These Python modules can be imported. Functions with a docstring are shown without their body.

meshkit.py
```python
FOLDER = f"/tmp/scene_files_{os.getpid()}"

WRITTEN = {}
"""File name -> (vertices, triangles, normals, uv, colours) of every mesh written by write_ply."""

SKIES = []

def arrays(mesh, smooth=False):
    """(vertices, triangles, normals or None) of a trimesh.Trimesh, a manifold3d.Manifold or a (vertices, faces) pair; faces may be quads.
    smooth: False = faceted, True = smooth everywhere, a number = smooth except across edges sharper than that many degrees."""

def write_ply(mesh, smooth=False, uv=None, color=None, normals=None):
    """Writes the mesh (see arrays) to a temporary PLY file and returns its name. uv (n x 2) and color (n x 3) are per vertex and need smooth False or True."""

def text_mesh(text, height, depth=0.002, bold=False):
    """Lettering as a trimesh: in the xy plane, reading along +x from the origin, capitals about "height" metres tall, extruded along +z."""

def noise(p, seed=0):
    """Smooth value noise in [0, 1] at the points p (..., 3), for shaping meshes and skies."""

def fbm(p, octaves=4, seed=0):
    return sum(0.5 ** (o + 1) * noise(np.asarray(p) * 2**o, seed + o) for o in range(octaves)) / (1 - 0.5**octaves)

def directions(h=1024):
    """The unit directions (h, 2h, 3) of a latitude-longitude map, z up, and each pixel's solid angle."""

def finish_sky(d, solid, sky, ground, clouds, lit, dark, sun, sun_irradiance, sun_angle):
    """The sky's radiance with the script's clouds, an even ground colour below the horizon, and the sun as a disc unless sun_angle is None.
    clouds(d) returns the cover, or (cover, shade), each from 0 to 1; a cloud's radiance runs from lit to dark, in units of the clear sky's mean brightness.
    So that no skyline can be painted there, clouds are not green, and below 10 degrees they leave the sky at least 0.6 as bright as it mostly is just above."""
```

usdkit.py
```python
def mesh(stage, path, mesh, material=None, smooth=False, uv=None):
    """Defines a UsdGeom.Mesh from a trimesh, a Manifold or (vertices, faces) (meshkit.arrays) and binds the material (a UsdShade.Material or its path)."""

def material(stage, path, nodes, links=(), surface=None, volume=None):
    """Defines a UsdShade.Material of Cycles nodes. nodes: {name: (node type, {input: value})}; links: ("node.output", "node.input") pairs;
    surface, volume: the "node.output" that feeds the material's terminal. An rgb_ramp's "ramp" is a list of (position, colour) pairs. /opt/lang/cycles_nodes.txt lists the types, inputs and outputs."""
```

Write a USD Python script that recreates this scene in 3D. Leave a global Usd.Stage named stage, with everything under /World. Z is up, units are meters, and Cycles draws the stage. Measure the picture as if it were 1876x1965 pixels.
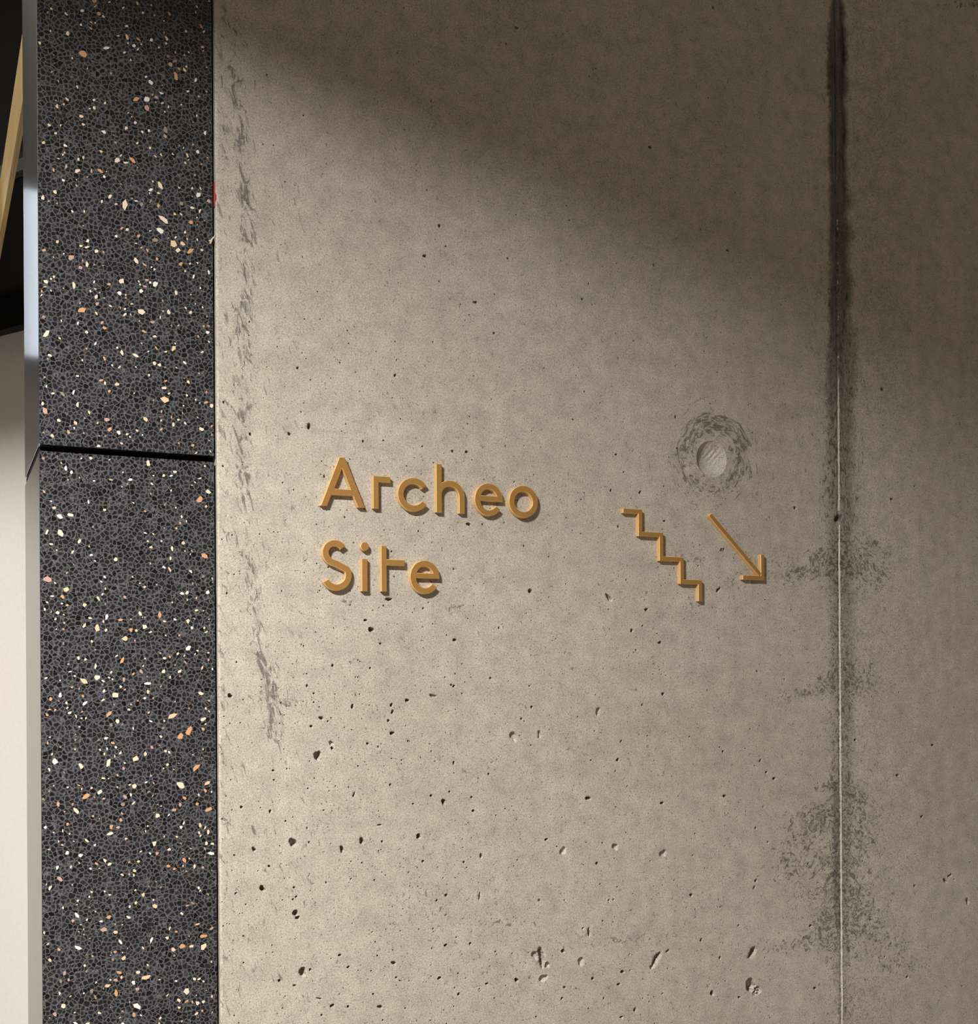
import math, random
import numpy as np, trimesh, shapely, usdkit, meshkit
import mapbox_earcut
from scipy.spatial import Delaunay, cKDTree
from shapely.geometry import Polygon, LineString, Point, box as sbox
from shapely.ops import unary_union
from pxr import Usd, UsdGeom, UsdLux, Gf, Sdf, Vt, UsdShade

stage = Usd.Stage.CreateInMemory()
UsdGeom.SetStageUpAxis(stage, 'Z')
world = UsdGeom.Xform.Define(stage, '/World')
stage.SetDefaultPrim(world.GetPrim())
UsdGeom.Scope.Define(stage, '/World/Looks')
RNG = np.random.default_rng(11)

# ------------------------------------------------------------------ camera
W, H = 1876, 1965
F, CX, CY, ROLL = 2267.0, 938.0, 1280.0, 0.006        # focal length, principal point (shift lens) in pixels
YAW, DIST = math.atan2(1038, 2267), 1.441
CAM = np.array([0, -DIST, 1.55])
fw = np.array([math.sin(YAW), math.cos(YAW), 0.0])
r0, u0 = np.array([math.cos(YAW), -math.sin(YAW), 0.0]), np.array([0, 0, 1.0])
cr, sr = math.cos(ROLL), math.sin(ROLL)
rt, up = cr * r0 - sr * u0, sr * r0 + cr * u0
cam = UsdGeom.Camera.Define(stage, '/World/Camera')
M = np.eye(4); M[0, :3] = rt; M[1, :3] = up; M[2, :3] = -fw; M[3, :3] = CAM
UsdGeom.Xformable(cam).AddTransformOp().Set(Gf.Matrix4d(*M.ravel().tolist()))
AP = 36.0
cam.CreateFocalLengthAttr(F * AP / W)
cam.CreateHorizontalApertureAttr(AP)
cam.CreateVerticalApertureAttr(AP * H / W)
cam.CreateHorizontalApertureOffsetAttr((W / 2 - CX) * AP / W)
cam.CreateVerticalApertureOffsetAttr((CY - H / 2) * AP / W)
cam.CreateClippingRangeAttr(Gf.Vec2f(0.05, 200))
cam.CreateExposureAttr(0.0)

def at(u, v, y=0.0):
    """where a line of sight of the photograph meets the vertical plane at depth y"""
    u, v = np.asarray(u, float), np.asarray(v, float)
    d = fw + ((u - CX) / F)[..., None] * rt - ((v - CY) / F)[..., None] * up
    return CAM + ((y - CAM[1]) / d[..., 1])[..., None] * d

def seen(p):
    q = np.asarray(p, float) - CAM
    z = q @ fw
    return CX + F * (q @ rt) / z, CY - F * (q @ up) / z

# ------------------------------------------------------------------ light
def aim(prim, pos, to):
    pos, to = np.array(pos, float), np.array(to, float)
    z = pos - to; z /= np.linalg.norm(z)
    x = np.cross([0, 1, 0] if abs(z[2]) > .9 else [0, 0, 1], z); x /= np.linalg.norm(x)
    y = np.cross(z, x)
    m = np.eye(4); m[0, :3] = x; m[1, :3] = y; m[2, :3] = z; m[3, :3] = pos
    UsdGeom.Xformable(prim).AddTransformOp().Set(Gf.Matrix4d(*m.ravel().tolist()))

dome = UsdLux.DomeLight.Define(stage, '/World/DomeLight')       # what the rest of the hall sends back
dome.CreateIntensityAttr(0.060); dome.CreateColorAttr(Gf.Vec3f(1.0, 0.83, 0.68))

LAMP = (-0.55, -1.20, 2.55)
key = UsdLux.DiskLight.Define(stage, '/World/DownlightBeam')     # ceiling downlight left of the picture
key.CreateRadiusAttr(0.125); key.CreateIntensityAttr(960.0); key.CreateColorAttr(Gf.Vec3f(1.0, 0.985, 0.965))
aim(key, LAMP, (LAMP[0] - 0.07, LAMP[1] - 0.10, LAMP[2] - 1))

far = UsdLux.DiskLight.Define(stage, '/World/PassageBeam')       # downlight over the passage wall
far.CreateRadiusAttr(0.8); far.CreateIntensityAttr(20.5); far.CreateColorAttr(Gf.Vec3f(1.0, 0.965, 0.915))

cool = UsdLux.RectLight.Define(stage, '/World/WindowBeam')       # cool daylight down the passage
cool.CreateWidthAttr(0.08); cool.CreateHeightAttr(0.30); cool.CreateIntensityAttr(2.7); cool.CreateColorAttr(Gf.Vec3f(0.80, 0.88, 1.0))

# ------------------------------------------------------------------ materials
def mat(name, nodes, links, surface='p.BSDF'):
    return usdkit.material(stage, '/World/Looks/' + name, nodes, links, surface=surface)

def plain(name, col, rough=0.6, metal=0.0, spec=0.5):
    return mat(name, {'p': ('principled_bsdf', {'base_color': col, 'roughness': rough, 'metallic': metal, 'specular_ior_level': spec})}, [])

def concrete(name, lo, hi):
    N = {
        'g': ('geometry', {}),
        'st': ('attribute', {'attribute': 'stain'}), 'ss': ('separate_color', {}),
        'big': ('noise_texture', {'scale': 3.2, 'detail': 5.0, 'roughness': 0.6}),
        'mid': ('noise_texture', {'scale': 38.0, 'detail': 5.0, 'roughness': 0.65}),
        'grain': ('noise_texture', {'scale': 480.0, 'detail': 2.5, 'roughness': 0.7}),
        'speck': ('noise_texture', {'scale': 360.0, 'detail': 1.0, 'roughness': 0.5}),
        'fm': ('attribute', {'attribute': 'flow'}),
        'fleck': ('noise_texture', {'scale': 180.0, 'detail': 5.0, 'roughness': 0.68, 'distortion': 0.8}),
        'sm': ('mapping', {'scale': (9.0, 9.0, 95.0), 'rotation': (0.0, 0.05, 0.0)}),
        'streak': ('noise_texture', {'scale': 1.0, 'detail': 4.0, 'roughness': 0.6, 'distortion': 0.6}),
        'vm': ('mapping', {'scale': (60.0, 60.0, 5.0)}),
        'vert': ('noise_texture', {'scale': 1.0, 'detail': 3.0, 'roughness': 0.6}),
        'base': ('mix_color', {'a': lo, 'b': hi}),
        'bigr': ('map_range', {'from_min': 0.3, 'from_max': 0.7, 'clamp': True}),
        'midr': ('map_range', {'from_min': 0.25, 'from_max': 0.75, 'to_min': 0.80, 'to_max': 1.18}),
        'grr': ('map_range', {'from_min': 0.25, 'from_max': 0.75, 'to_min': 0.60, 'to_max': 1.40}),
        'spr': ('map_range', {'range_type': 'smoothstep', 'from_min': 0.67, 'from_max': 0.76, 'to_min': 1.0, 'to_max': 0.45, 'clamp': True}),
        'm1': ('math', {'math_type': 'multiply'}), 'm2': ('math', {'math_type': 'multiply'}), 'm3': ('math', {'math_type': 'multiply'}),
        # flecks: the dirt density lowers the threshold
        'fa': ('math', {'math_type': 'multiply_add', 'value2': 0.19}),
        'fb': ('map_range', {'range_type': 'smoothstep', 'from_min': 0.62, 'from_max': 0.77, 'to_min': 0.0, 'to_max': 0.62, 'clamp': True}),
        'sr': ('map_range', {'range_type': 'smoothstep', 'from_min': 0.62, 'from_max': 0.80, 'to_min': 0.0, 'to_max': 0.16, 'clamp': True}),
        'vr': ('map_range', {'from_min': 0.3, 'from_max': 0.7, 'to_min': 0.68, 'to_max': 1.2, 'clamp': True}),
        'bd': ('math', {'math_type': 'multiply', 'use_clamp': True}),
        'one1': ('math', {'math_type': 'subtract', 'value1': 1.0}), 'one2': ('math', {'math_type': 'subtract', 'value1': 1.0}), 'one3': ('math', {'math_type': 'subtract', 'value1': 1.0}),
        'm4': ('math', {'math_type': 'multiply'}), 'm5': ('math', {'math_type': 'multiply'}), 'm6': ('math', {'math_type': 'multiply'}),
        'lt': ('math', {'math_type': 'multiply_add', 'value2': 0.5}),
        'fin': ('mix_color', {'blend_type': 'multiply', 'fac': 1.0}), 'cc': ('combine_color', {}),
        'hs': ('math', {'math_type': 'multiply_add', 'value2': 0.6}),
        'bump': ('bump', {'strength': 0.42, 'distance': 0.0007}),
        'p': ('principled_bsdf', {'roughness': 0.72, 'specular_ior_level': 0.28}),
    }
    L = [('g.position', x + '.vector') for x in ('big', 'mid', 'grain', 'speck', 'sm', 'vm')]
    L += [('fm.vector', 'fleck.vector'), ('sm.vector', 'streak.vector'), ('vm.vector', 'vert.vector'), ('st.color', 'ss.color'),
          ('big.fac', 'bigr.value'), ('bigr.result', 'base.fac'),
          ('mid.fac', 'midr.value'), ('grain.fac', 'grr.value'), ('speck.fac', 'spr.value'),
          ('midr.result', 'm1.value1'), ('grr.result', 'm1.value2'), ('m1.value', 'm2.value1'), ('spr.result', 'm2.value2'),
          ('ss.r', 'fa.value1'), ('fleck.fac', 'fa.value3'), ('fa.value', 'fb.value'), ('fb.result', 'one1.value2'),
          ('streak.fac', 'sr.value'), ('sr.result', 'one2.value2'),
          ('vert.fac', 'vr.value'), ('ss.g', 'bd.value1'), ('vr.result', 'bd.value2'), ('bd.value', 'one3.value2'),
          ('m2.value', 'm3.value1'), ('one1.value', 'm3.value2'), ('m3.value', 'm4.value1'), ('one2.value', 'm4.value2'),
          ('m4.value', 'm5.value1'), ('one3.value', 'm5.value2'),
          ('ss.b', 'lt.value1'), ('m5.value', 'lt.value3'),
          ('lt.value', 'cc.r'), ('lt.value', 'cc.g'), ('lt.value', 'cc.b'),
          ('base.result', 'fin.a'), ('cc.color', 'fin.b'), ('fin.result', 'p.base_color'),
          ('grain.fac', 'hs.value3'), ('fleck.fac', 'hs.value1'), ('hs.value', 'bump.height'), ('bump.normal', 'p.normal')]
    return mat(name, N, L)

CONCRETE = concrete('concrete', (0.365, 0.322, 0.262), (0.435, 0.392, 0.328))
PLUG = concrete('plug_mortar', (0.40, 0.362, 0.305), (0.46, 0.42, 0.36))
FIN = concrete('fin_concrete', (0.36, 0.315, 0.26), (0.55, 0.50, 0.425))

def terrazzo(name, rough, k=1.0, spec=0.35, coat=0.0):
    N = {
        'g': ('geometry', {}),
        'wob': ('noise_texture', {'scale': 260.0, 'detail': 2.0}),
        'off': ('vector_math', {'math_type': 'multiply_add', 'vector2': (0.0035, 0.0035, 0.0035)}),
        'v1': ('voronoi_texture', {'feature': 'distance_to_edge', 'scale': 195.0}),
        'c1': ('voronoi_texture', {'feature': 'f1', 'scale': 195.0}),
        'cs': ('separate_color', {}),
        'pat': ('noise_texture', {'scale': 60.0, 'detail': 3.0, 'roughness': 0.6}),
        'th': ('map_range', {'from_min': 0.3, 'from_max': 0.7, 'to_min': -0.01, 'to_max': 0.13}),
        'thr': ('math', {'math_type': 'multiply_add', 'value2': 0.17}),
        'df': ('math', {'math_type': 'subtract'}),
        'in': ('map_range', {'range_type': 'smoothstep', 'from_min': -0.05, 'from_max': 0.06, 'clamp': True}),
        'ln': ('map_range', {'range_type': 'smoothstep', 'from_min': 0.0, 'from_max': 0.09, 'to_min': 1.0, 'to_max': 0.0, 'clamp': True}),
        'web': ('mix_color', {'a': (0.039 * k, 0.038 * k, 0.041 * k), 'b': (0.112 * k, 0.109 * k, 0.113 * k)}),
        'cell': ('mix_color', {'a': (0.004 * k, 0.004 * k, 0.0044 * k), 'b': (0.019 * k, 0.019 * k, 0.020 * k)}),
        'mx': ('mix_color', {}),
        'p': ('principled_bsdf', {'roughness': rough, 'specular_ior_level': spec, 'coat_weight': coat, 'coat_roughness': 0.19, 'coat_ior': 2.4}),
    }
    L = [('g.position', 'wob.vector'), ('wob.color', 'off.vector1'), ('g.position', 'off.vector3'), ('off.vector', 'v1.vector'), ('off.vector', 'c1.vector'),
         ('g.position', 'pat.vector'), ('c1.color', 'cs.color'), ('pat.fac', 'th.value'), ('cs.g', 'thr.value1'), ('th.result', 'thr.value3'),
         ('v1.distance', 'df.value1'), ('thr.value', 'df.value2'), ('df.value', 'in.value'),
         ('v1.distance', 'ln.value'), ('ln.result', 'web.fac'), ('cs.r', 'cell.fac'),
         ('web.result', 'mx.a'), ('cell.result', 'mx.b'), ('in.result', 'mx.fac'), ('mx.result', 'p.base_color')]
    return mat(name, N, L)

TERRAZZO = terrazzo('terrazzo', 0.13)
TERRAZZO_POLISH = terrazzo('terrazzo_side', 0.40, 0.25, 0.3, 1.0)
CHIPS = [plain('chip_' + n, c, 0.35) for n, c in (
    ('cream', (0.66, 0.53, 0.37)), ('white', (0.66, 0.62, 0.55)), ('orange', (0.52, 0.27, 0.13)), ('pink', (0.43, 0.26, 0.20)), ('sand', (0.62, 0.44, 0.26)), ('tan', (0.25, 0.19, 0.14)))]

def bronze(name, a, b, c, rough):
    return mat(name, {
    'g': ('geometry', {}), 'n': ('noise_texture', {'scale': 1500.0, 'detail': 2.0, 'roughness': 0.7}),
    'r': ('rgb_ramp', {'ramp': [(0.25, a), (0.5, b), (0.75, c)]}),
    'b': ('bump', {'strength': 0.25, 'distance': 0.0002}),
    'p': ('principled_bsdf', {'roughness': rough, 'metallic': 0.15, 'specular_ior_level': 0.4})},
    [('g.position', 'n.vector'), ('n.fac', 'r.fac'), ('r.color', 'p.base_color'), ('n.fac', 'b.height'), ('b.normal', 'p.normal')])
BRONZE = bronze('bronze_paint', (0.25, 0.125, 0.027), (0.315, 0.162, 0.040), (0.40, 0.215, 0.065), 0.5)
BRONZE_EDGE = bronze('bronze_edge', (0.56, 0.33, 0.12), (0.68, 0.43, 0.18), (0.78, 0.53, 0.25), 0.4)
BRASS = mat('brushed_brass', {
    'g': ('geometry', {}), 'm': ('mapping', {'scale': (300.0, 8.0, 300.0)}), 'n': ('noise_texture', {'scale': 1.0, 'detail': 3.0}),
    'r': ('rgb_ramp', {'ramp': [(0.3, (0.24, 0.155, 0.045)), (0.7, (0.36, 0.245, 0.085))]}),
    'p': ('principled_bsdf', {'roughness': 0.62, 'metallic': 0.6})},
    [('g.position', 'm.vector'), ('m.vector', 'n.vector'), ('n.fac', 'r.fac'), ('r.color', 'p.base_color')])
WHITE = mat('white_plaster', {
    'g': ('geometry', {}), 'n': ('noise_texture', {'scale': 90.0, 'detail': 4.0}),
    'r': ('rgb_ramp', {'ramp': [(0.3, (0.80, 0.765, 0.72)), (0.7, (0.84, 0.805, 0.76))]}),
    'b': ('bump', {'strength': 0.1, 'distance': 0.001}), 'p': ('principled_bsdf', {'roughness': 0.8, 'specular_ior_level': 0.2})},
    [('g.position', 'n.vector'), ('n.fac', 'r.fac'), ('r.color', 'p.base_color'), ('n.fac', 'b.height'), ('b.normal', 'p.normal')])
OLIVE = plain('dark_olive_paint', (0.014, 0.012, 0.008), 0.7, spec=0.2)
BLACK = plain('black_paint', (0.006, 0.006, 0.006), 0.8, spec=0.1)
UMBER = plain('dark_umber_paint', (0.030, 0.025, 0.018), 0.7, spec=0.2)
FLOOR = mat('floor_screed', {'g': ('geometry', {}), 'n': ('noise_texture', {'scale': 5.0, 'detail': 5.0}),
    'r': ('rgb_ramp', {'ramp': [(0.3, (0.20, 0.18, 0.155)), (0.7, (0.27, 0.245, 0.21))]}), 'p': ('principled_bsdf', {'roughness': 0.5})},
    [('g.position', 'n.vector'), ('n.fac', 'r.fac'), ('r.color', 'p.base_color')])
CEIL = plain('ceiling_paint', (0.16, 0.14, 0.115), 0.8, spec=0.2)
RED = plain('red_plastic', (0.30, 0.035, 0.04), 0.45)
FIBRE = plain('pale_fibre', (0.55, 0.45, 0.30), 0.8)

# ------------------------------------------------------------------ naming helpers
used = {}
def numbered(path):
    n = used.get(path, 0); used[path] = n + 1
    return path if n == 0 else f'{path}_{n:03d}'

def setd(prim, **kw):
    for k, v in kw.items():
        if v: prim.SetCustomDataByKey(k, v)
    return prim

def obj(name, mesh, m, parent=None, smooth=False, **kw):
    root = str(parent.GetPath()) if parent is not None else '/World'
    g = usdkit.mesh(stage, numbered(root + '/' + name), mesh, m, smooth=smooth)
    setd(g.GetPrim(), **kw)
    return g.GetPrim()

def thing(name, label, category, group=None, kind=None):
    x = UsdGeom.Xform.Define(stage, numbered('/World/' + name))
    return setd(x.GetPrim(), label=label, category=category, group=group, kind=kind)

def cbox(a, b, ch=0.0):
    """a box from corner a to corner b, its edges chamfered by ch"""
    a, b = np.minimum(a, b), np.maximum(a, b)
    if ch <= 0:
        m = trimesh.creation.box(b - a); m.apply_translation((a + b) / 2); return m
    pts = []
    for i in range(8):
        c = np.array([(a, b)[(i >> k) & 1][k] for k in range(3)]); s = np.array([1 - 2 * ((i >> k) & 1) for k in range(3)])
        for k in range(3):
            o = s * ch; o[k] = 0; pts.append(c + o)
    return trimesh.convex.convex_hull(np.array(pts))

def ring_offset(r, d):
    """moves a closed ring (n,2) to its left by d along mitred normals"""
    e = np.roll(r, -1, 0) - r; e /= np.maximum(np.linalg.norm(e, axis=1, keepdims=True), 1e-12)
    n = np.stack([-e[:, 1], e[:, 0]], 1); p = np.roll(n, 1, 0)
    m = n + p
    return r + d * m / np.maximum(0.35, (m * n).sum(1))[:, None]

def relief(poly, depth, bev, back=0.0):
    """a flat letter shape (x, z in metres) as a solid standing out from the wall plane by depth, front edges bevelled: (front face, returns)"""
    faces, sides = [], []
    for g in getattr(poly, 'geoms', [poly]):
        g = shapely.geometry.polygon.orient(g.simplify(2e-5), 1.0)
        rings = [np.array(g.exterior.coords)[:-1]] + [np.array(i.coords)[:-1] for i in g.interiors]
        ins = [ring_offset(r, bev) for r in rings]
        V, Fc, n = [], [], 0
        def lay(rs, y):
            return [np.column_stack([r[:, 0], np.full(len(r), y), r[:, 1]]) for r in rs]
        for a, b in ((lay(rings, back), lay(rings, -depth + bev)), (lay(rings, -depth + bev), lay(ins, -depth))):
            for p, q in zip(a, b):
                k = len(p); V += [p, q]; i = np.arange(k); j = (i + 1) % k
                Fc += [np.column_stack([i, j, j + k]) + n, np.column_stack([i, j + k, i + k]) + n]; n += 2 * k
        sides.append(trimesh.Trimesh(np.vstack(V), np.vstack(Fc), process=False))
        flat = np.vstack(ins); ends = np.cumsum([len(r) for r in ins]).astype(np.uint32)
        t = np.array(mapbox_earcut.triangulate_float64(flat, ends)).reshape(-1, 3)
        a, b, c = flat[t[:, 0]], flat[t[:, 1]], flat[t[:, 2]]
        flip = ((b - a)[:, 0] * (c - a)[:, 1] - (b - a)[:, 1] * (c - a)[:, 0]) < 0
        t[flip] = t[flip][:, ::-1]
        faces.append(trimesh.Trimesh(np.column_stack([flat[:, 0], np.full(len(flat), -depth), flat[:, 1]]), t, process=False))
    return trimesh.util.concatenate(faces), trimesh.util.concatenate(sides)

# ------------------------------------------------------------------ the concrete wall
XE, XR, ZT, SEAM = 0.2985, 3.2, 2.80, 1.2585          # left edge, right end, top, formwork seam
PROUD = 0.006                                          # how far the concrete stands in front of the stone

def vnoise(p, s, seed):                                 # value noise in [0,1] at plane points, s per metre
    q = np.column_stack([p[:, 0] * s, p[:, 1] * s, np.full(len(p), seed * 7.3)])
    return meshkit.noise(q, seed)

def vfbm(p, s, seed, o=3):
    return sum(0.5 ** (k + 1) * vnoise(p, s * 2 ** k, seed + k) for k in range(o)) / (1 - 0.5 ** o)

# pits measured on the photograph: u, v, half width, half height, tilt (degrees), depth factor
PITS = [(441,1335,4.5,4,0,1),(589,1316,2.5,2.5,0,1),(676,1356,3,4.5,20,1),(751,1353,3,3.5,0,1),(753,1366,3,4,0,1),(745,1383,3,2.6,0,1),(752,1407,4.2,3.6,0,1),(781,1344,4,3.2,20,1),
 (616,1378,5,3,40,1),(597,1394,2.6,2.6,0,1),(609,1450,6,10.5,0,1.2),(635,1426,4.5,4,0,.7),(637,1436,3,3,0,1),(705,1427,2.5,2.5,0,1),(463,1549,3,2.6,0,1),(518,1557,2.5,3.4,20,1),(679,1525,2,5,15,1),
 (851,1539,3.4,7,0,1.2),(827,1527,3,2.4,0,1),(908,1556,2.6,3,0,1),(803,1605,5,4.6,0,1),(728,1583,4,1.8,0,1),(562,1617,6,10,-15,1),(656,1630,3.4,7.5,-25,1.1),(694,1614,5,6,-15,.8),(733,1615,2.4,2.4,0,1),
 (487,1630,3.2,5,-20,1),(923,1642,2.4,5.5,-20,1),(503,1705,4.6,6,-25,1.2),(567,1752,5,7,10,1.1),(571,1761,4,4,0,1),(564,1703,2.4,2.4,0,1),(920,1720,2,7,10,1),(856,1718,3.4,3,0,.8),(838,1728,2.3,2.3,0,1),
 (755,1848,6,2.8,30,1.1),(855,1814,3,3.4,0,1),(902,1811,2.8,2.6,0,1),(652,1833,3,2.8,0,1),(668,1856,3,2.6,0,1),(580,1865,7,8,0,1.1),(595,1861,3,2.4,20,1),(536,1882,3,3,0,1),(843,1877,3.4,3.4,0,1),
 (934,1888,3,2.6,0,1),(991,1881,4.2,4,0,1),(880,1908,3,3,0,1),(637,1930,4,3.4,0,1),(729,1932,6,2.8,30,1),(617,1948,2.4,2,0,1),(565,1891,4,1.8,20,1),(612,1916,5,1.6,20,1),
 (1026,1833,6,8,-10,.5),(1039,1838,5.5,17,-8,1.3),(1050,1852,6,5,20,.6),(1042,1877,9,6,-35,.7),(1080,1825,4.2,3.6,0,1),(1114,1845,6,7.5,10,.6),(1130,1789,2.4,8,0,1),(1194,1865,4,3.2,0,1),(1187,1889,3,3,0,1),
 (1137,1878,3,3,0,1),(1258,1842,15,4,-50,.9),(1281,1825,5,2.4,-20,.7),(1345,1804,2.6,3.6,0,1),(1381,1838,2.6,3,20,1),(1443,1828,11,5,-42,1.3),(1441,1893,9,15,-15,1.2),(1452,1902,8,8,0,.5),(1366,1906,3.4,6,0,1),
 (1418,1914,2.6,2.6,0,1),(1083,1895,2.4,2.4,0,1),(1078,1916,2.6,2.6,0,1),(1192,1952,3,2.6,0,1),(1218,1938,2.6,5,-20,.8),
 (593,818,4,5.4,0,1.2),(868,866,2.8,2.6,0,1),(895,867,2.8,2.8,0,1),(1017,1134,3.6,5,-10,1.2),(1168,1147,9,3.2,42,1),(712,1208,5,5,0,1.2),(872,1228,3.6,3.2,0,1),(701,1190,3.2,2.6,0,1),(638,1277,3,2.6,0,1),
 (815,491,3.4,3.4,0,1),(991,53,3.2,3.2,0,1),(1247,282,3.2,3.2,0,1),(913,580,2.8,2.8,0,1),(758,720,2.8,2.8,0,1),(843,433,3.6,3,0,.8),(899,1006,4.4,3.2,0,1.1),(746,1150,6.5,3,-10,1.1),
 (1128,1532,5,3.6,0,1.1),(1270,1541,3.4,3,0,1),(985,1413,6,10,-15,.45),(1035,1410,4,7,0,.4),(1048,1611,3,3,0,1),(1080,1633,6,8,0,.5),(1180,1625,5,7,0,.45),(1272,1638,6,8,15,.7),(1145,1657,3,3,0,1),
 (1390,1528,3,3,0,1),(1607,995,6.5,6,0,1.4),(1326,1718,3.6,3.2,0,1),(1147,1365,4,8,0,.5),(1272,1332,3.4,3,0,1),(1185,1458,3.4,3,0,1),(830,1335,6,3,20,.6),(1020,1357,2.6,2.6,0,1),(1856,1730,2.6,6.5,0,1.1),
 (571,706,2.8,2.4,0,1),(910,580,2.6,2.6,0,1),(1117,574,2.4,2.2,0,1),(1396,480,2.6,2.6,0,1),(1387,1055,3.4,2.8,-30,1),(1378,1132,5,2.8,-35,1),(1240,1170,4,3,-30,1),(1212,1210,2.6,4,20,1),(1228,945,3,3,0,1),
 (1172,941,2.6,2.6,0,1),(1296,800,2.6,2.6,0,1),(1182,872,2.4,2.4,0,1),(480,833,2.8,2.8,0,1),(1525,975,2.6,3.6,0,1),(1710,958,2.6,2.6,0,1),(1692,747,3.6,3.6,0,1),(1266,1233,4,2.4,0,1),(1384,1055,3,3,0,1),
 (1640,1420,2.6,2.6,0,1),(1754,1700,2.4,2.4,0,1),(1768,1567,3,2.4,0,1),(1789,1430,2.6,2.6,0,1),(1721,1488,3,2.4,0,1),(1485,1494,3,3,0,1),(1470,1482,2.4,2.4,0,1),(1450,1690,2.4,4,0,1),(1447,1703,2.4,3.4,0,1),
 (1563,1897,2.6,3,0,1),(1555,1777,3,2.6,0,1),(1740,1875,2.6,2.6,0,1),(1813,1690,5,2.6,30,1),(1822,1680,4,2.4,-20,1)]

pits = []                                               # x, z, rx, rz, tilt, depth
for (u, v, a, b, tilt, dk) in PITS:
    p = at(u, v); sx = at(u + 1, v)[0] - p[0]; sz = p[2] - at(u, v + 1)[2]
    pits.append((p[0], p[2], a * sx, b * sz, math.radians(-tilt), dk))
big_tree = cKDTree(np.array(pits)[:, :2])
r2 = np.random.default_rng(5)
n_small = 0
while n_small < 5200:                                   # pinholes: dense low on the wall, sparse high up
    u, v = r2.uniform(425, 1876), r2.uniform(0, 1965)
    dens = np.interp(v, [0, 350, 600, 900, 1200, 1965], [.05, .09, .22, .42, .62, 1.0]) * (1.0 if u < 1600 else 0.45) * (0.5 if u < 520 else 1)
    if r2.uniform() > dens: continue
    p = at(u, v)
    r = 0.00037 * math.exp(abs(r2.normal(0, 0.5)))
    if big_tree.query(p[[0, 2]])[0] < 0.009 or math.hypot(u - 1365, v - 881) < 55: continue
    pits.append((p[0], p[2], r * r2.uniform(.85, 1.3), r * r2.uniform(.85, 1.3), r2.uniform(0, 3), 1.0)); n_small += 1
pits = np.array(pits)

TIE = at(1365, 881); TX, TZ, TR = TIE[0], TIE[2], 0.0268    # the round tie hole

def grid(x0, x1, z0, z1, s, jit=0.25):
    gx, gz = np.meshgrid(np.arange(x0, x1, s), np.arange(z0, z1, s))
    g = np.column_stack([gx.ravel(), gz.ravel()])
    return g + RNG.uniform(-jit, jit, g.shape) * s

def keep(p, inside):
    return p[~inside]

ZB = 0.0
P0 = grid(XE + .004, 1.66, 0.90, 2.72, 0.0042)
seamband = (np.abs(P0[:, 0] - SEAM) < 0.05)
tieband = np.hypot(P0[:, 0] - TX, P0[:, 1] - TZ) < 0.06
edgeband = P0[:, 0] < XE + 0.06
P0 = P0[~(seamband | tieband | edgeband)]
P1 = grid(SEAM - 0.05, SEAM + 0.05, 0.90, 2.72, 0.0021)
P1 = P1[np.abs(P1[:, 0] - SEAM) > 0.004]
zs = np.arange(0.90, 2.72, 0.0016)
P1b = np.vstack([np.column_stack([np.full(len(zs), SEAM + o), zs]) for o in (-.0036, -.0024, -.0012, 0., .0012, .0024, .0036)])
P2 = grid(TX - .06, TX + .06, TZ - .06, TZ + .06, 0.0011)
P2 = P2[(np.hypot(P2[:, 0] - TX, P2[:, 1] - TZ) < 0.06) & (np.abs(np.hypot(P2[:, 0] - TX, P2[:, 1] - TZ) - TR) > 0.0007)]
ang = np.linspace(0, 2 * np.pi, 180, endpoint=False)
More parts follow.
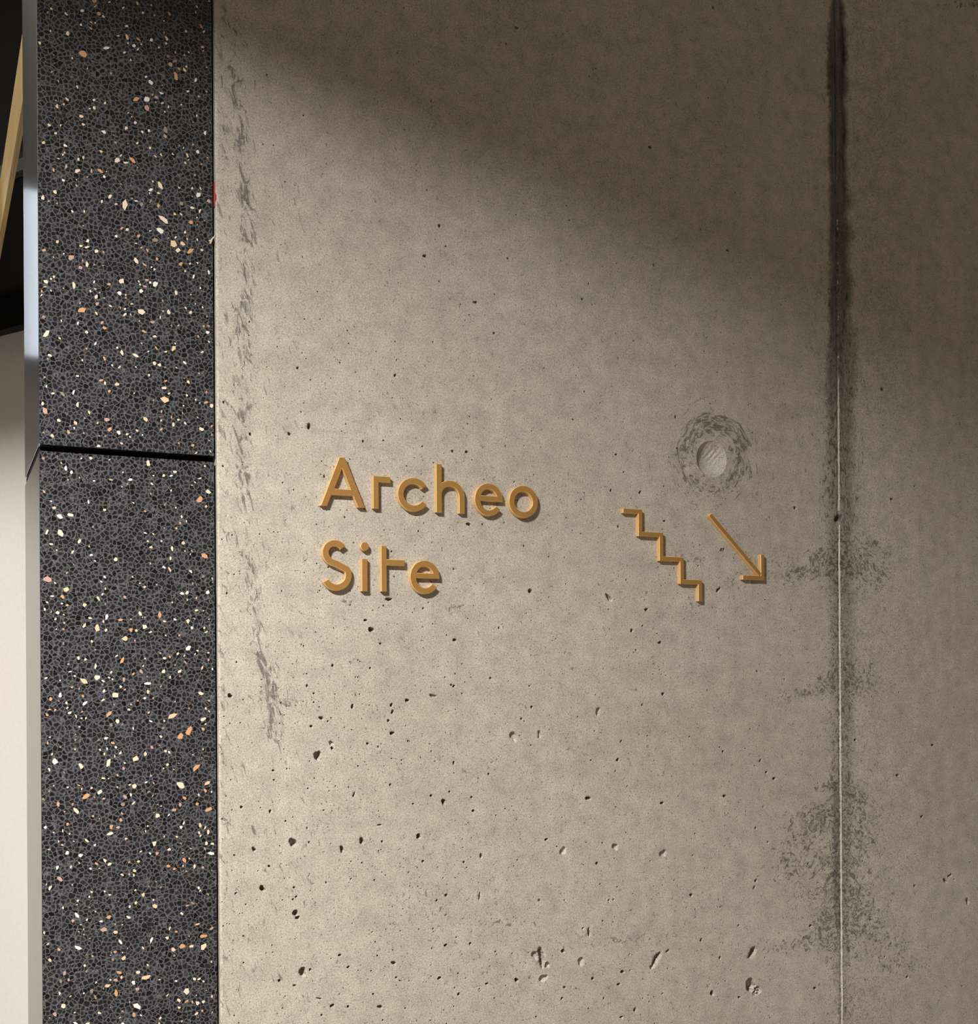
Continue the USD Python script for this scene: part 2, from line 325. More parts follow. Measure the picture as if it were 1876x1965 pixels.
P2b = np.vstack([np.column_stack([TX + r * np.cos(ang), TZ + r * np.sin(ang)]) for r in (TR - .0008, TR, TR + .0006)])
P3 = grid(XE + .0032, XE + .06, 0.90, 2.72, 0.0026)
ez = np.arange(0.90, 2.72, 0.0022)
P3b = np.vstack([np.column_stack([np.full(len(ez), XE + o), ez]) for o in (0.0, 0.0012, 0.0024)])
# far from the picture the wall only needs a few points
P4 = np.vstack([grid(XE + .01, XR, 0.0, 0.89, 0.06), grid(1.68, XR, 0.89, ZT, 0.06), grid(XE + .01, 1.68, 2.73, ZT, 0.03)])
ex = np.linspace(XE, XR, 50); ezz = np.linspace(0, 0.88, 20)
P4b = np.vstack([np.column_stack([ex, np.zeros(50)]), np.column_stack([ex, np.full(50, ZT)]), np.column_stack([np.full(20, XE), ezz]),
                 np.column_stack([np.full(4, XE), np.linspace(2.725, ZT, 4)]), np.column_stack([np.full(60, XR), np.linspace(0, ZT, 60)]),
                 np.column_stack([np.full(30, SEAM), np.linspace(0, .88, 30)]), np.column_stack([np.full(4, SEAM), np.linspace(2.725, ZT, 4)])])
P4 = P4[np.abs(P4[:, 0] - SEAM) > 0.02]
pts = np.vstack([P0, P1, P1b, P2, P2b, P3, P3b, P4, P4b])
fixed = np.zeros(len(pts), bool)

def pit_local(p, pit):
    c, s = math.cos(pit[4]), math.sin(pit[4])
    dx, dz = p[:, 0] - pit[0], p[:, 1] - pit[1]
    return (c * dx + s * dz) / pit[2], (-s * dx + c * dz) / pit[3]

tree = cKDTree(pts)
drop = np.zeros(len(pts), bool); new = []
for k, pit in enumerate(pits):
    R = max(pit[2], pit[3])
    near = np.array(tree.query_ball_point(pit[:2], R * 1.6 + 0.0004), int)
    if len(near):
        a, b = pit_local(pts[near], pit); drop[near[np.hypot(a, b) < 1.45]] = True
    n = 7 if R < 0.0009 else 12 if R < 0.002 else 22
    t = np.linspace(0, 2 * np.pi, n, endpoint=False) + r2.uniform(0, 1)
    wob = 1 + (0.16 if R > .0012 else .1) * np.sin(t * 2 + r2.uniform(0, 6)) + 0.10 * np.sin(t * 3 + r2.uniform(0, 6)) + r2.uniform(-.06, .06, n)
    c, s = math.cos(pit[4]), math.sin(pit[4])
    rings = [(1.22, 0.0), (1.0, 0.0), (0.9, -0.8)] + ([(0.5, -1.0)] if n > 7 else []) + ([(0.7, -0.95)] if n > 12 else [])
    D = min(min(pit[2], pit[3]) * 3.4 * pit[5], 0.011 if pit[5] > .75 else 0.004)
    for rr, h in rings:
        x, z = rr * wob * np.cos(t) * pit[2], rr * wob * np.sin(t) * pit[3]
        new.append(np.column_stack([pit[0] + c * x - s * z, pit[1] + s * x + c * z, np.full(n, h * D)]))
    new.append(np.array([[pit[0], pit[1], -D]]))
new = np.vstack(new)
pts = pts[~drop]
hole_h = np.concatenate([np.zeros(len(pts)), new[:, 2]])
pts = np.vstack([pts, new[:, :2]])
okp = (pts[:, 0] >= XE - 1e-9) & (pts[:, 0] <= XR + 1e-9)
pts, hole_h = pts[okp], hole_h[okp]
tri = Delaunay(pts).simplices

# height of the surface (towards the viewer)
X, Z = pts[:, 0], pts[:, 1]
U, V = seen(np.column_stack([X, np.zeros(len(X)), Z]))
hgt = 0.0007 * (vfbm(pts, 9, 3) - .5) + 0.00025 * (vfbm(pts, 120, 9) - .5) + hole_h
ds = (X - SEAM) * 1000
step = 0.0010 * (X > SEAM) * np.clip(1 - (X - SEAM) / .2, 0, 1)
hgt += step
grv = np.where(V < 330, 0.004, 0.0018) * np.exp(-((ds + 1.6) / 1.2) ** 2) * (0.6 + 0.8 * vnoise(pts, 60, 21))
hgt -= grv
rough = np.exp(-(ds / 14.0) ** 2) * np.interp(V, [0, 600, 900, 1100, 1300, 1965], [.8, 1, .6, 1.3, .25, .25])
hgt += 0.0026 * rough * (vfbm(pts, 150, 31) - .5)
# tie hole: a round recess, deepest at its left, its mortar floor rising to the right
dx, dz = (X - TX) / TR, (Z - TZ) / TR
rr = np.hypot(dx, dz)
floor_h = -(0.0098 * np.clip(1 - rr ** 2, 0, 1) + 0.0022 * np.clip(.45 - dx - .2 * dz, 0, 1) * np.clip((1.0 - rr) * 14, 0, 1))
wr = np.sin((dx * 0.83 + dz * -0.56) * 24 + 5 * (vnoise(pts, 160, 41))) * np.exp(-(((dx - .25) / .42) ** 2 + ((dz - .32) / .38) ** 2))
floor_h += 0.00075 * np.sign(wr) * np.abs(wr) ** .7 + 0.0004 * (vfbm(pts, 200, 43) - .5)
hgt = np.where(rr < 1.0, floor_h, hgt)
ringr = np.exp(-((rr - 1.75) / .5) ** 2)
hgt += np.where(rr >= 1.0, 0.0012 * ringr * (vfbm(pts, 130, 51) - .5), 0)
# worn arris on the left edge
ed = X - XE
chip = np.clip(vnoise(pts, 55, 61) - .45, 0, 1) * 0.004 + 0.0006 + 0.006 * np.exp(-((V - 378) / 7) ** 2)
hgt -= np.clip(1 - ed / 0.0022, 0, 1) * chip

# stains with shapes of their own: r = density of dark flecks, g = dark band, b = pale laitance
g2 = lambda d, s: np.exp(-(d / s) ** 2)
n_lo, n_md = vfbm(pts, 14, 71), vfbm(pts, 45, 73)
seam_u = 1603 + 0.0062 * V
d = U - seam_u
lw = np.interp(V, [-400, 0, 60, 200, 500, 800, 1000, 1965], [9, 7, 16, 13, 15, 20, 21, 8]) * (0.75 + .5 * vnoise(pts, 40, 81)) * (.8 + .4 * vnoise(pts, 260, 87))
rw = np.interp(V, [-400, 0, 60, 200, 500, 800, 1000, 1965], [9, 9, 20, 17, 24, 28, 30, 9]) * (0.75 + .5 * vnoise(pts, 40, 83)) * (.8 + .4 * vnoise(pts, 260, 85))
wd = np.where(d < 0, lw, rw) * 1.2
band = np.interp(V, [-400, 0, 40, 300, 640, 760, 900, 1150, 1250, 1965], [.70, .78, .86, .82, .70, .58, .40, .36, .22, .16]) * np.clip(1.25 - (np.abs(d) / wd) ** 2.2, 0, 1)
band += 0.35 * np.clip(np.exp(-((d + 10) / 6) ** 2) * (V > 1500) * (V < 1780), 0, 1)
fl = 0.30 * n_lo * np.interp(V, [0, 500, 900, 1965], [.25, .35, .7, 1.0])
fl += np.interp(V, [0, 500, 760, 1000, 1965], [.15, .3, .6, .65, .5]) * g2(d, np.interp(V, [0, 900, 1150, 1965], [38, 38, 27, 27])) * (.5 + n_md)
clump = .30 + .85 * np.clip((vfbm(pts, 62, 75) - .36) * 4.5, 0, 1.2)
def blob(u, v, su, sv, amt, rot=0.0):
    c, s = math.cos(math.radians(rot)), math.sin(math.radians(rot))
    a, b = U - u, V - v
    return amt * np.exp(-(((c * a + s * b) / su) ** 2 + ((-s * a + c * b) / sv) ** 2))
for b_ in [(1560, 1085, 60, 28, .75, -12), (1672, 1080, 45, 60, .75), (1480, 1100, 70, 22, .3), (1560, 1320, 70, 14, .9, -22), (1650, 1310, 40, 40, .5), (1590, 1508, 26, 9, .9, -12),
           (1545, 1590, 60, 26, .95, -42), (1560, 1660, 70, 70, .45), (1645, 1530, 36, 10, .9, 42), (1655, 1600, 45, 60, .55), (1640, 1740, 60, 60, .65), (1590, 1770, 30, 40, .6),
           (1700, 1810, 60, 22, .5, 20), (1540, 1810, 70, 14, .55, -5), (1720, 1850, 60, 20, .45, 10), (1450, 1110, 60, 16, .3), (1330, 1075, 50, 10, .5),
           (545, 1340, 42, 34, .45), (515, 1390, 14, 30, .5), (560, 1590, 60, 14, .4), (870, 1165, 22, 8, .8, -30), (668, 1152, 12, 9, .9), (800, 1730, 40, 30, .35), (1180, 1800, 70, 18, .4), (950, 1780, 90, 20, .35), (1340, 1160, 40, 20, .3), (1850, 6, 50, 9, 1.1), (1040, 1250, 80, 12, .3)]:
    fl += 1.25 * blob(*b_) * clump
tr = np.hypot((U - 1365) / .93, V - 881)
th = np.arctan2(V - 881, U - 1365)
side = np.interp(np.degrees(th), [-180, -150, -90, -40, 0, 60, 120, 180], [.35, .75, 1.0, 1.0, .6, .3, .3, .35])
fl += side * 1.25 * g2(tr - np.interp(np.degrees(th), [-180, -90, -40, 0, 90, 180], [62, 68, 74, 62, 60, 62]), 15) * (.45 + 1.0 * n_md) + .32 * g2(tr - 60, 45)
su = np.interp(V, [0, 150, 300, 450, 600, 700, 850, 1000, 1080, 1200, 1300, 1420], [452, 455, 464, 480, 466, 470, 462, 470, 480, 490, 512, 530])
fl += np.interp(V, [-50, 60, 200, 700, 1000, 1350, 1480], [.0, .4, .85, .85, .6, .8, 0]) * g2(U - su, 17) * (.45 + n_md)
fl += np.interp(V, [0, 200, 1965], [.2, .35, .3]) * g2(U - 428, 14)
pale = np.zeros(len(X))
def curve(pl, wdt, amt):
    line = LineString(pl); m = (V > min(q[1] for q in pl) - 20) & (V < max(q[1] for q in pl) + 20) & (U > min(q[0] for q in pl) - 20) & (U < max(q[0] for q in pl) + 20)
    dd = shapely.distance(line, shapely.points(np.column_stack([U[m], V[m]])))
    pale[m] += amt * g2(dd, wdt)
curve([(880, 765), (940, 778), (1000, 810), (1045, 850)], 3.0, .16); curve([(860, 862), (930, 856), (985, 842)], 3.0, .12); curve([(1090, 930), (1150, 948), (1190, 968)], 4, .14)
curve([(1752, 430), (1752, 560), (1756, 720)], 5, .13); curve([(1800, 560), (1802, 700)], 4, .09); curve([(660, 545), (690, 640)], 3, .08)
pale += 0.30 * np.clip(meshkit.noise(np.column_stack([X * 75, Z * 5, 0 * X]), 99) - .58, 0, 1) * np.clip((U - 1630) / 60, 0, 1) * (V < 1500)
pale += 0.12 * np.clip(g2(ed * 1000, 3.5), 0, 1)
# the run of the flecks: along the left edge and the seam they hang in strands, beside the seam they branch downwards, round the tie hole they circle
def run(cx, cz, deg, st):                                # across, along (squeezed)
    a_ = math.radians(deg); return np.column_stack([(cx * math.cos(a_) + cz * math.sin(a_)), (-cx * math.sin(a_) + cz * math.cos(a_)) * st])
flow2 = run(X, Z, 8, .9)
mL = U < 600; flow2[mL] = run(X, Z, 14, .30)[mL] + 3
mS = np.abs(d) < 75; flow2[mS] = run(X - SEAM, Z, 3, .45)[mS] + 7
mB = (np.abs(d) < 190) & (V > 1020); flow2[mB] = run(np.abs(X - SEAM), Z, 34, .9)[mB] + 11
warp = np.where(mB, .012, .004)[:, None]
mT = (tr < 135) & (np.abs(d) > 60)
rad_m = np.hypot(X - TX, Z - TZ); flow2[mT] = np.column_stack([rad_m + .25 * np.arctan2(Z - TZ, X - TX) * .02, np.arctan2(Z - TZ, X - TX) * .05 * .45])[mT] + 17
flow2 += warp * (np.column_stack([vnoise(pts, 70, 95), vnoise(pts, 70, 97)]) - .5)
flow = np.column_stack([flow2[:, 0], flow2[:, 1], np.zeros(len(X))])
fl = np.clip((fl + .10) * np.where(rr < 1.0, 0.25, 1), 0, 1.0)
stain = np.column_stack([fl, np.clip(band, 0, .95), np.clip(pale, 0, 1)])

verts = np.column_stack([X, -hgt, Z])
tri = tri[(lambda a, b, c: ((b - a)[:, 0] * (c - a)[:, 1] - (b - a)[:, 1] * (c - a)[:, 0]) > 0)(pts[tri[:, 0]], pts[tri[:, 1]], pts[tri[:, 2]]) | True]
a, b, c = pts[tri[:, 0]], pts[tri[:, 1]], pts[tri[:, 2]]
neg = ((b - a)[:, 0] * (c - a)[:, 1] - (b - a)[:, 1] * (c - a)[:, 0]) < 0
tri[neg] = tri[neg][:, ::-1]
cen = (a + b + c) / 3

FLOW = flow
def wall_part(name, mask, m, parent, extra=None):
    f = tri[mask]; idx = np.unique(f); re = np.full(len(verts), -1); re[idx] = np.arange(len(idx))
    v, f, s, w = verts[idx], re[f], stain[idx], FLOW[idx]
    if extra is not None:
        ev, ef, es = extra; f = np.vstack([f, ef + len(v)]); v = np.vstack([v, ev]); s = np.vstack([s, es]); w = np.vstack([w, ev[:, [0, 2, 1]]])
    p = obj(name, (v, f), m, parent, smooth=True)
    UsdGeom.PrimvarsAPI(p).CreatePrimvar('stain', Sdf.ValueTypeNames.Color3fArray, 'vertex').Set(Vt.Vec3fArray.FromNumpy(s.astype(np.float32)))
    UsdGeom.PrimvarsAPI(p).CreatePrimvar('flow', Sdf.ValueTypeNames.Vector3fArray, 'vertex').Set(Vt.Vec3fArray.FromNumpy(w.astype(np.float32)))
    return p

wall = setd(UsdGeom.Xform.Define(stage, '/World/wall_back').GetPrim(), kind='structure', label='smooth grey concrete wall with bug holes and a vertical formwork seam')
in_tie = np.hypot(cen[:, 0] - TX, cen[:, 1] - TZ) < TR
# side return of the left panel: from the worn arris back behind the stone
edge_i = np.where(np.abs(X - XE) < 1e-6)[0]; edge_i = edge_i[np.argsort(Z[edge_i])]
ev = verts[edge_i]; n = len(ev)
back1 = ev.copy(); back1[:, 1] = 0.012; back1[:, 0] += 0.0004 * (vnoise(back1[:, [0, 2]], 90, 91) - .5)
back2 = ev.copy(); back2[:, 1] = 0.30
evs = np.vstack([ev, back1, back2]); i = np.arange(n - 1)
ef = np.vstack([np.column_stack([i, i + n, i + n + 1]), np.column_stack([i, i + n + 1, i + 1]), np.column_stack([i + n, i + 2 * n, i + 2 * n + 1]), np.column_stack([i + n, i + 2 * n + 1, i + n + 1])])
es = np.zeros((len(evs), 3)); es[:, 0] = .15; es[:, 2] = 0.10
wall_part('concrete_panel', ~in_tie & (cen[:, 0] < SEAM), CONCRETE, wall, (evs, ef[:, ::-1], es))
wall_part('concrete_panel', ~in_tie & (cen[:, 0] >= SEAM), CONCRETE, wall)
tp = wall_part('tie_hole_plug', in_tie, PLUG, wall)
setd(tp, label='round mortar-filled formwork tie hole')

# the fin of laitance squeezed out along the seam
def fin(z0, z1, w, seed, gaps=0.0):
    z = np.arange(z0, z1, 0.0021); k = len(z)
    q = np.column_stack([np.full(k, seed * 1.7), z])
    ww = w * (0.55 + .9 * vfbm(q, 90, seed)); hh = 0.0011 + 0.0026 * vfbm(q, 160, seed + 3)
    if gaps: 
        on = np.clip((vfbm(q, 110, seed + 5) - gaps) * 6, 0, 1); ww = ww * on; hh = hh * on - .002 * (1 - on)
    fade = np.clip(np.minimum(z - z0, z1 - z) / .01, 0, 1); ww *= fade; hh *= fade
    xc = SEAM + 0.0007 + 0.0016 * (vfbm(q, 45, seed + 7) - .5)
    prof = [(-.5, 0), (-.36, .8), (0, 1), (.36, .75), (.5, 0)]
    v = np.vstack([np.column_stack([xc + a * ww, -(h * hh) + .0006, z]) for a, h in prof])
    f = []
    for r in range(4):
        i = np.arange(k - 1) + r * k
        f += [np.column_stack([i, i + k, i + k + 1]), np.column_stack([i, i + k + 1, i + 1])]
    return v, np.vstack(f)
zz = lambda v: float(at(1609, v)[2])
for args in ((zz(1990), zz(1000), .0027, 3), (zz(985), zz(715), .0023, 5), (zz(715), zz(330), .0026, 7, .47)):
    obj('seam_fin', fin(*args), FIN, wall, smooth=True, label='pale ridge of cement along the formwork seam')

# ------------------------------------------------------------------ bronze lettering (millimetres on the wall, from x = 0, z = 1.55)
mmz = lambda g: shapely.affinity.translate(shapely.affinity.scale(g, .001, .001, origin=(0, 0)), 0, 1.55)
def poly(*p): return Polygon(p)
def ell(cx, cz, rx, rz): return shapely.affinity.scale(Point(cx, cz).buffer(1, 40), rx, rz)
def wedge(cx, cz, a0, a1, r=60):
    t = np.radians(np.linspace(a0, a1, 24)); return Polygon([(cx, cz)] + [(cx + r * math.cos(q), cz + r * math.sin(q)) for q in t])
def bx(x0, z0, x1, z1): return sbox(x0, z0, x1, z1)
DEP = 0.0076

def make_A():
    out = poly((426.0, 203.9), (434.4, 203.9), (440.0, 218.0), (468.2, 218.0), (474.8, 203.9), (483.6, 203.9), (457.9, 266.3), (450.6, 266.3))
    return out.difference(poly((444.0, 226.0), (465.0, 226.0), (454.2, 252.0)))
def make_e(cx, cz, rx, rz, ix, iz, b0, b1, a):
    g = ell(cx, cz, rx, rz).difference(ell(cx, cz, ix, iz))
    g = unary_union([g, bx(cx - rx + 3, b0, cx + rx * .985, b1).intersection(ell(cx, cz, rx, rz))])
    cut = wedge(cx, cz, -a, 8).intersection(sbox(cx, cz - 60, cx + 60, b0))
    return g.difference(cut)
def make_c():
    return ell(550.5, 224.2, 22, 22).difference(ell(550.5, 224.2, 13.7, 13.7)).difference(wedge(550.5, 224.2, -33, 34.5))
def make_h():
    arch = ell(602, 225.1, 20.7, 20.7).difference(ell(602, 225.1, 12.6, 12.4)).intersection(sbox(584, 225, 640, 260))
    return unary_union([bx(582.0, 203, 590.0, 266.7), arch, bx(614.7, 203, 622.7, 225.3)])
def make_S():
    from scipy.interpolate import make_interp_spline
    def arc(cx, cz, r, a0, a1, n): 
        t = np.radians(np.linspace(a0, a1, n)); return np.column_stack([cx + r * np.cos(t), cz + r * np.sin(t)])
    p = np.vstack([arc(444.2, 144.9, 12.4, 33, 205, 16), [[437.6, 134.6], [446.2, 131.2], [454.6, 127.2]], arc(446.0, 117.3, 15.8, 22, -152, 18)])
    t = np.concatenate([[0], np.cumsum(np.linalg.norm(np.diff(p, axis=0), axis=1))])
    q = make_interp_spline(t, p, 3)(np.linspace(0, t[-1], 150))
    return LineString(q).buffer(4.2, cap_style='flat', join_style='round', quad_segs=6)

BR, GRP = BRONZE, 'bronze wayfinding letters on the concrete wall'
def letter(label, shapes):
    """shapes: {part name: polygon}; one part makes the letter a single mesh"""
    t = thing('sign_letter', label, 'letter', GRP)
    for k, g in shapes.items():
        f, e = relief(mmz(g), DEP, 0.00055, 0.001)
        obj(k + 'face', f, BRONZE, t); obj(k + 'return_edge', e, BRONZE_EDGE, t, smooth=32, label='brighter bronze side edge')
    return t

letter('bronze capital letter A beginning the upper word of the sign', {'': make_A()})
letter('bronze letter r with a square shoulder, second in the upper word', {'': unary_union([bx(495.1, 203.7, 502.7, 245.5), bx(496, 237.7, 518.9, 245.5)])})
letter('bronze letter c between the r and the h of the upper word', {'': make_c()})
letter('bronze letter h, the tall letter in the middle of the upper word', {'': make_h()})
letter('bronze letter e of the upper word, between the h and the o', {'': make_e(657.7, 223.4, 20.7, 22, 12.5, 13.8, 221.3, 228.7, 36)})
letter('bronze round letter o ending the upper word', {'': ell(709.3, 223.3, 21.9, 21.9).difference(ell(709.3, 223.3, 13.6, 13.4))})
letter('bronze capital letter S beginning the lower word of the sign', {'': make_S()})
letter('bronze letter i with its round dot, second in the lower word', {'stem_': bx(479.2, 97.5, 487.0, 139.2), 'dot_': ell(483.5, 154.7, 5.4, 5.8)})
letter('bronze letter t with a crossbar on its right side only', {'': unary_union([bx(505.4, 97.7, 512.9, 156.6), bx(508, 131.2, 537.7, 139.2)])})
letter('bronze letter e ending the lower word of the sign', {'': make_e(565.5, 117.4, 20.7, 22.1, 12.3, 13.8, 116.0, 122.9, 37)})

R = [897.0, 932.1, 966.8, 998.2]; T = [222.5, 191.0, 156.9, 124.8]
segs, x = [], 865.4
for k in range(4):
    segs.append(bx(x, T[k] - 6.5, R[k], T[k]))
    segs.append(bx(R[k] - 6.6, (T[k + 1] if k < 3 else 93.8 + 6.5) - 6.5, R[k], T[k]))
    x = R[k] - 6.6
stairs = thing('stair_symbol', 'bronze zigzag staircase outline of four steps descending to the right', 'sign symbol')
def bar(parent, name, g, dep=DEP):
    f, e = relief(mmz(g), dep, 0.0005, 0.001)
    p = obj(name, f, BRONZE, parent); obj('return_edge', e, BRONZE_EDGE, p, smooth=32, label='brighter bronze side edge')
f, e = relief(mmz(unary_union(segs)), DEP, 0.0005, 0.001)
obj('face', f, BRONZE, stairs); obj('return_edge', e, BRONZE_EDGE, stairs, smooth=32, label='brighter bronze side edge')
arrow = thing('arrow_symbol', 'bronze arrow pointing down to the right beside the staircase outline', 'sign symbol')
dv = np.array([93.0, -88.0]); dv /= np.linalg.norm(dv); nv = np.array([-dv[1], dv[0]]) * 3.25
s0, s1 = np.array([1012.9, 220.6]), np.array([1102.6, 135.0])
bar(arrow, 'shaft', Polygon([s0 - nv, s1 - nv, s1 + nv, s0 + nv]), DEP - .0003)
bar(arrow, 'arrowhead', unary_union([bx(1103.4, 127.3, 1109.8, 165.7), bx(1070.4, 127.3, 1109.8, 133.8)]))

# ------------------------------------------------------------------ the stone-clad pillar
XL = 0.0967; XGAP = XE - 0.0022; FRONT = PROUD
ZG0, ZG1 = float(at(246, 876, FRONT)[2]), float(at(246, 864, FRONT)[2])     # the open joint between the two panels
core = setd(UsdGeom.Xform.Define(stage, '/World/trim_2').GetPrim(), kind='structure', label='dark core of the pillar behind the stone cladding')
obj('core', cbox((XL + .0205, FRONT + .0205, 0), (XE - .001, .275, ZT)), BLACK, core)
obj('joint_gasket', cbox((XL + .0015, FRONT + .021, ZG0 + .0002), (XL + .0198, FRONT + .272, ZG1 - .0002)), BLACK, core)
crand = np.random.default_rng(23)
def chip_mesh(x, z, a, b, rot, n, proud=0.00012):
    t = np.sort(np.linspace(0, 2 * np.pi, n, endpoint=False) + crand.uniform(-.35, .35, n))
    k = crand.uniform(.72, 1.12, n)
    px, pz = a * k * np.cos(t), b * k * np.sin(t); c, s = math.cos(rot), math.sin(rot)
    q = np.column_stack([x + c * px - s * pz, z + s * px + c * pz])
    v = np.vstack([np.column_stack([q[:, 0], np.full(n, FRONT - proud), q[:, 1]]), np.column_stack([q[:, 0], np.full(n, FRONT + .0006), q[:, 1]])])
    i = np.arange(n); j = (i + 1) % n
    f = [(0, p, p + 1) for p in range(1, n - 1)]
    return v, np.vstack([np.array(f), np.column_stack([i, i + n, j + n]), np.column_stack([i, j + n, j])])

def stone_panel(z0, z1, label, count):
    t = thing('terrazzo_panel', label, 'stone panel', 'terrazzo panels of the pillar')
    obj('front_slab', cbox((XL + .0006, FRONT, z0), (XGAP, FRONT + .02, z1), .0006), TERRAZZO, t)
    obj('side_slab', cbox((XL, FRONT + .0012, z0 + .0012), (XL + .02, FRONT + .275, z1 - .0012), .0004), TERRAZZO_POLISH, t)
    found, occ = [], []
    # chips crowd in places and thin out in others
    while len(found) < count:
        x, z = crand.uniform(XL + .002, XGAP - .002), crand.uniform(z0 + .002, z1 - .002)
        if crand.uniform() > .35 + 1.1 * meshkit.noise(np.array([[x * 16, z * 16, 3.0]]), 5)[0]: continue
        r = 0.00165 * math.exp(crand.normal(0, .42)); el = crand.uniform(.45, 1.0)
        if r > 0.0052: continue
        a = r * 1.12 / math.sqrt(el); b = r * math.sqrt(el)
        if a > min(x - XL, XGAP - x, z - z0, z1 - z): continue
        q = np.array([x, z])
        if occ and np.min(np.hypot(*(np.array(occ)[:, :2] - q).T) - np.array(occ)[:, 2]) < a: continue
        occ.append((x, z, a)); v = seen(np.array([x, FRONT, z]))[1]
        w = crand.choice(6, p=[.36, .17, .17, .09, .15, .06])
        found.append((a * b, -40 < v < H + 40, w, chip_mesh(x, z, a, b, crand.uniform(0, 3.14), int(crand.integers(5, 8)))))
    found.sort(key=lambda f: -f[0] * f[1])
    for f in found[:230]: obj('stone_chip', f[3], CHIPS[f[2]], t)
    rest = found[230:]
    for w in range(6):
        ms = [trimesh.Trimesh(*f[3], process=False) for f in rest if f[2] == w]
        if ms: obj('small_stone_chips', trimesh.util.concatenate(ms), CHIPS[w], t, kind='stuff')
    return t

stone_panel(ZG1, ZT, 'upper black terrazzo panel with cream and orange chips, above the open joint', 780)
stone_panel(0.0, ZG0, 'lower black terrazzo panel with cream and orange chips, below the open joint', 1500)
# a red shim and a fibre caught in the slit between stone and concrete
q = at(414, 372, .003)
obj('plastic_shim', cbox(q + (-.0021, -.0012, -.016), q + (.0012, .010, .014), .0006), RED, None, label='small red plastic shim wedged between the terrazzo and the concrete', category='shim')
q = at(411, 452, .001)
pth = np.array([q + (-.0042, .003, -.0095), q + (-.0022, .0005, -.004), q + (.0012, -.0005, 0), q + (.0026, .0002, .0024)])
def tube(path, rad, n=7):
    v = []
    for k, p in enumerate(path):
        d_ = path[min(k + 1, len(path) - 1)] - path[max(k - 1, 0)]; d_ /= np.linalg.norm(d_)
        e = np.cross(d_, [0, 1, 0]); e /= np.linalg.norm(e); g = np.cross(d_, e)
        tt = np.linspace(0, 2 * np.pi, n, endpoint=False)
        v.append(p + rad[k] * (np.cos(tt)[:, None] * e + np.sin(tt)[:, None] * g))
    f = []
    for k in range(len(path) - 1):
        i = np.arange(n) + k * n; j = (np.arange(n) + 1) % n + k * n
        f += [np.column_stack([i, j, j + n]), np.column_stack([i, j + n, i + n])]
    return np.vstack(v), np.vstack(f)
obj('fibre', tube(pth, [.0013, .0011, .0006, .0003]), FIBRE, None, smooth=True, label='pale frayed fibre sticking out of the slit below the red shim', category='fibre')

# ------------------------------------------------------------------ what shows past the pillar on the left
FD = np.array([math.sin(math.radians(-33.1)), math.cos(math.radians(-33.1)), 0])     # run of the passage wall
FN = np.array([-FD[1], FD[0], 0]);                                                    # its face looks to the left and back to us
if FN[1] > 0: FN = -FN
base = at(22, 640, 1.95)
def fpt(s, n, z): return np.array([base[0], base[1], 0]) + s * FD + n * FN + np.array([0, 0, z])
def fbox(s0, s1, n0, n1, z0, z1):
    pts8 = np.array([fpt(s, n, z) for s in (s0, s1) for n in (n0, n1) for z in (z0, z1)])
    return trimesh.convex.convex_hull(pts8)
ZW = float(base[2])
def zf(v): return float((at(22, v, base[1]))[2])
obj('wall_left', fbox(-1.2, 2.2, -.12, 0, 0, ZW + .6), WHITE, None, kind='structure', label='white plastered passage wall behind the pillar')
led = setd(UsdGeom.Xform.Define(stage, '/World/ceiling').GetPrim(), kind='structure', label='black and dark brown stepped soffit above the white passage wall')
LED = 0.60
def zl(v, u=20, n=LED):                                          # height on a plane parallel to the passage wall
    d = fw + ((u - CX) / F) * rt - ((v - CY) / F) * up
    k = ((fpt(0, n, 0) - CAM) @ FN) / (d @ FN)
    return float((CAM + k * d)[2])
obj('edge_strip', fbox(-1.2, 2.2, 0, .11, ZW, ZW + .03), UMBER, led)
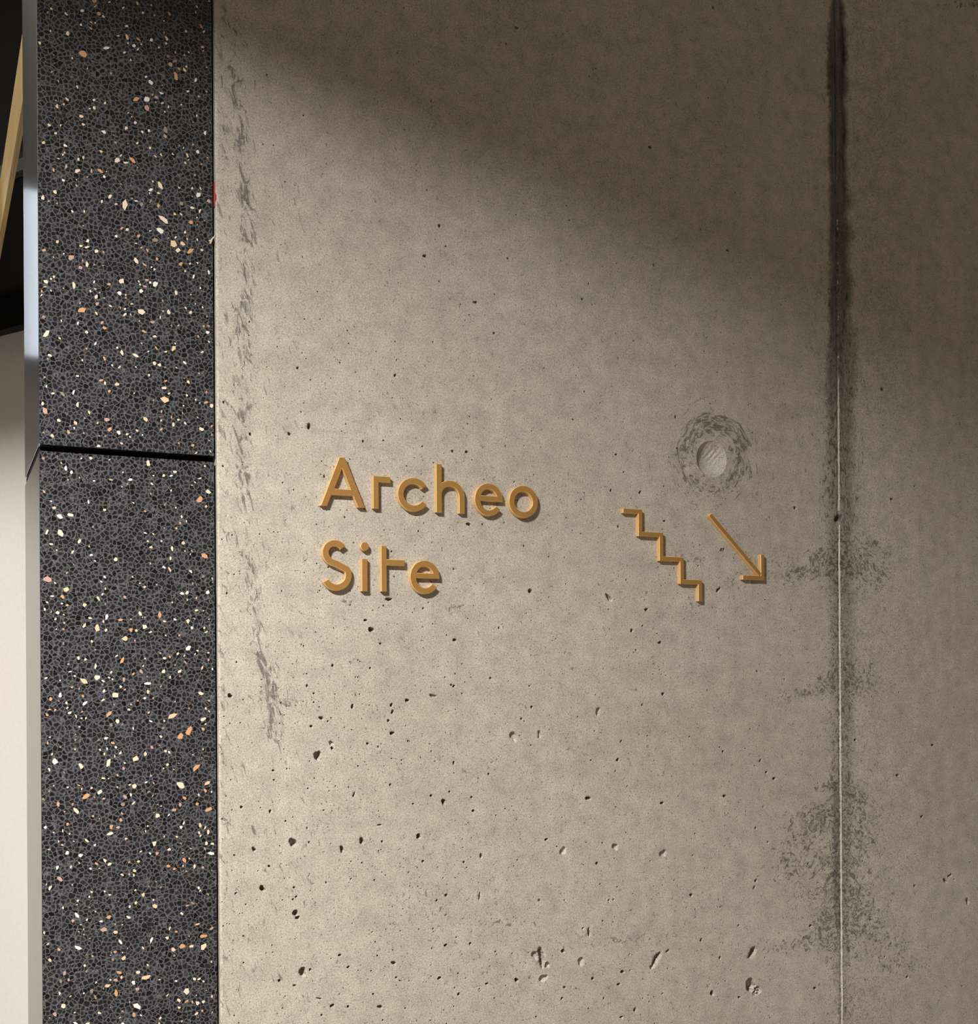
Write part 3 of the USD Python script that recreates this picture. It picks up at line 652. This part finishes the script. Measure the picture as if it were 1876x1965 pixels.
obj('soffit_board', fbox(-1.2, 2.2, .112, LED, ZW + .012, ZW + .06), BLACK, led)
obj('fascia', fbox(-1.2, 2.2, LED + .002, LED + .02, ZW + .012, zl(325)), OLIVE, led)
obj('void_panel', fbox(-1.2, 2.2, .15, .18, zl(325) - .1, 3.45), BLACK, led)
fp = fpt(.5, 2.4, ZW + 1.0); aim(far, fp, fp + np.array([0, 0, -1.0]))
cp = np.array([-0.01, 0.85, 2.27]); aim(cool, cp, np.array([0.0967, .10, 2.25]))

# brass profile running back along the passage, high up
d1 = fw + ((32.5 - CX) / F) * rt - ((258 - CY) / F) * up
dL = fw + ((13.2 - CX) / F) * rt - ((258 - CY) / F) * up
dR = fw + ((38.4 - CX) / F) * rt - ((286 - CY) / F) * up
zb = 0.80; bd = np.array([-0.0157, 1.0, 0.0]); bn = np.array([1.0, 0.0157, 0.0])    # run of the profile, and its side
pb = CAM + d1 * zb / d1[2]
ztop = (CAM + dL * ((pb - CAM) @ bn) / (dL @ bn))[2]
wb = ((CAM + dR * zb / dR[2]) - pb) @ bn
brass = thing('brass_profile', 'brass profile running back above the passage beside the pillar', 'trim')
y0, y1 = .30 - pb[1], 1.55 - pb[1]
def bpt(t, n, z): q_ = pb + t * bd + n * bn; return np.array([q_[0], q_[1], z])
BZ = float(pb[2])
for nm, (n0, n1, z0, z1) in (('upright_flange', (0, .0035, BZ, ztop)), ('bottom_flange', (.0036, max(wb, .008), BZ, BZ + .0035))):
    obj(nm, trimesh.convex.convex_hull(np.array([bpt(t, n, z) for t in (y0, y1) for n in (n0, n1) for z in (z0, z1)])), BRASS, brass)

# ------------------------------------------------------------------ floor, ceiling and the beam that shades the upper wall
obj('floor', cbox((-5, -5, -.1), (5, 5, 0)), FLOOR, None, kind='structure', label='floor of the hall')
XB = -0.20; ZBM = LAMP[2] - 0.25 * (XB - LAMP[0])
obj('trim_1', cbox((XB - .04, -2.6, ZBM), (XB, 0.0, 2.95), .002), CEIL, None, kind='structure', label='ceiling downstand beam meeting the wall')
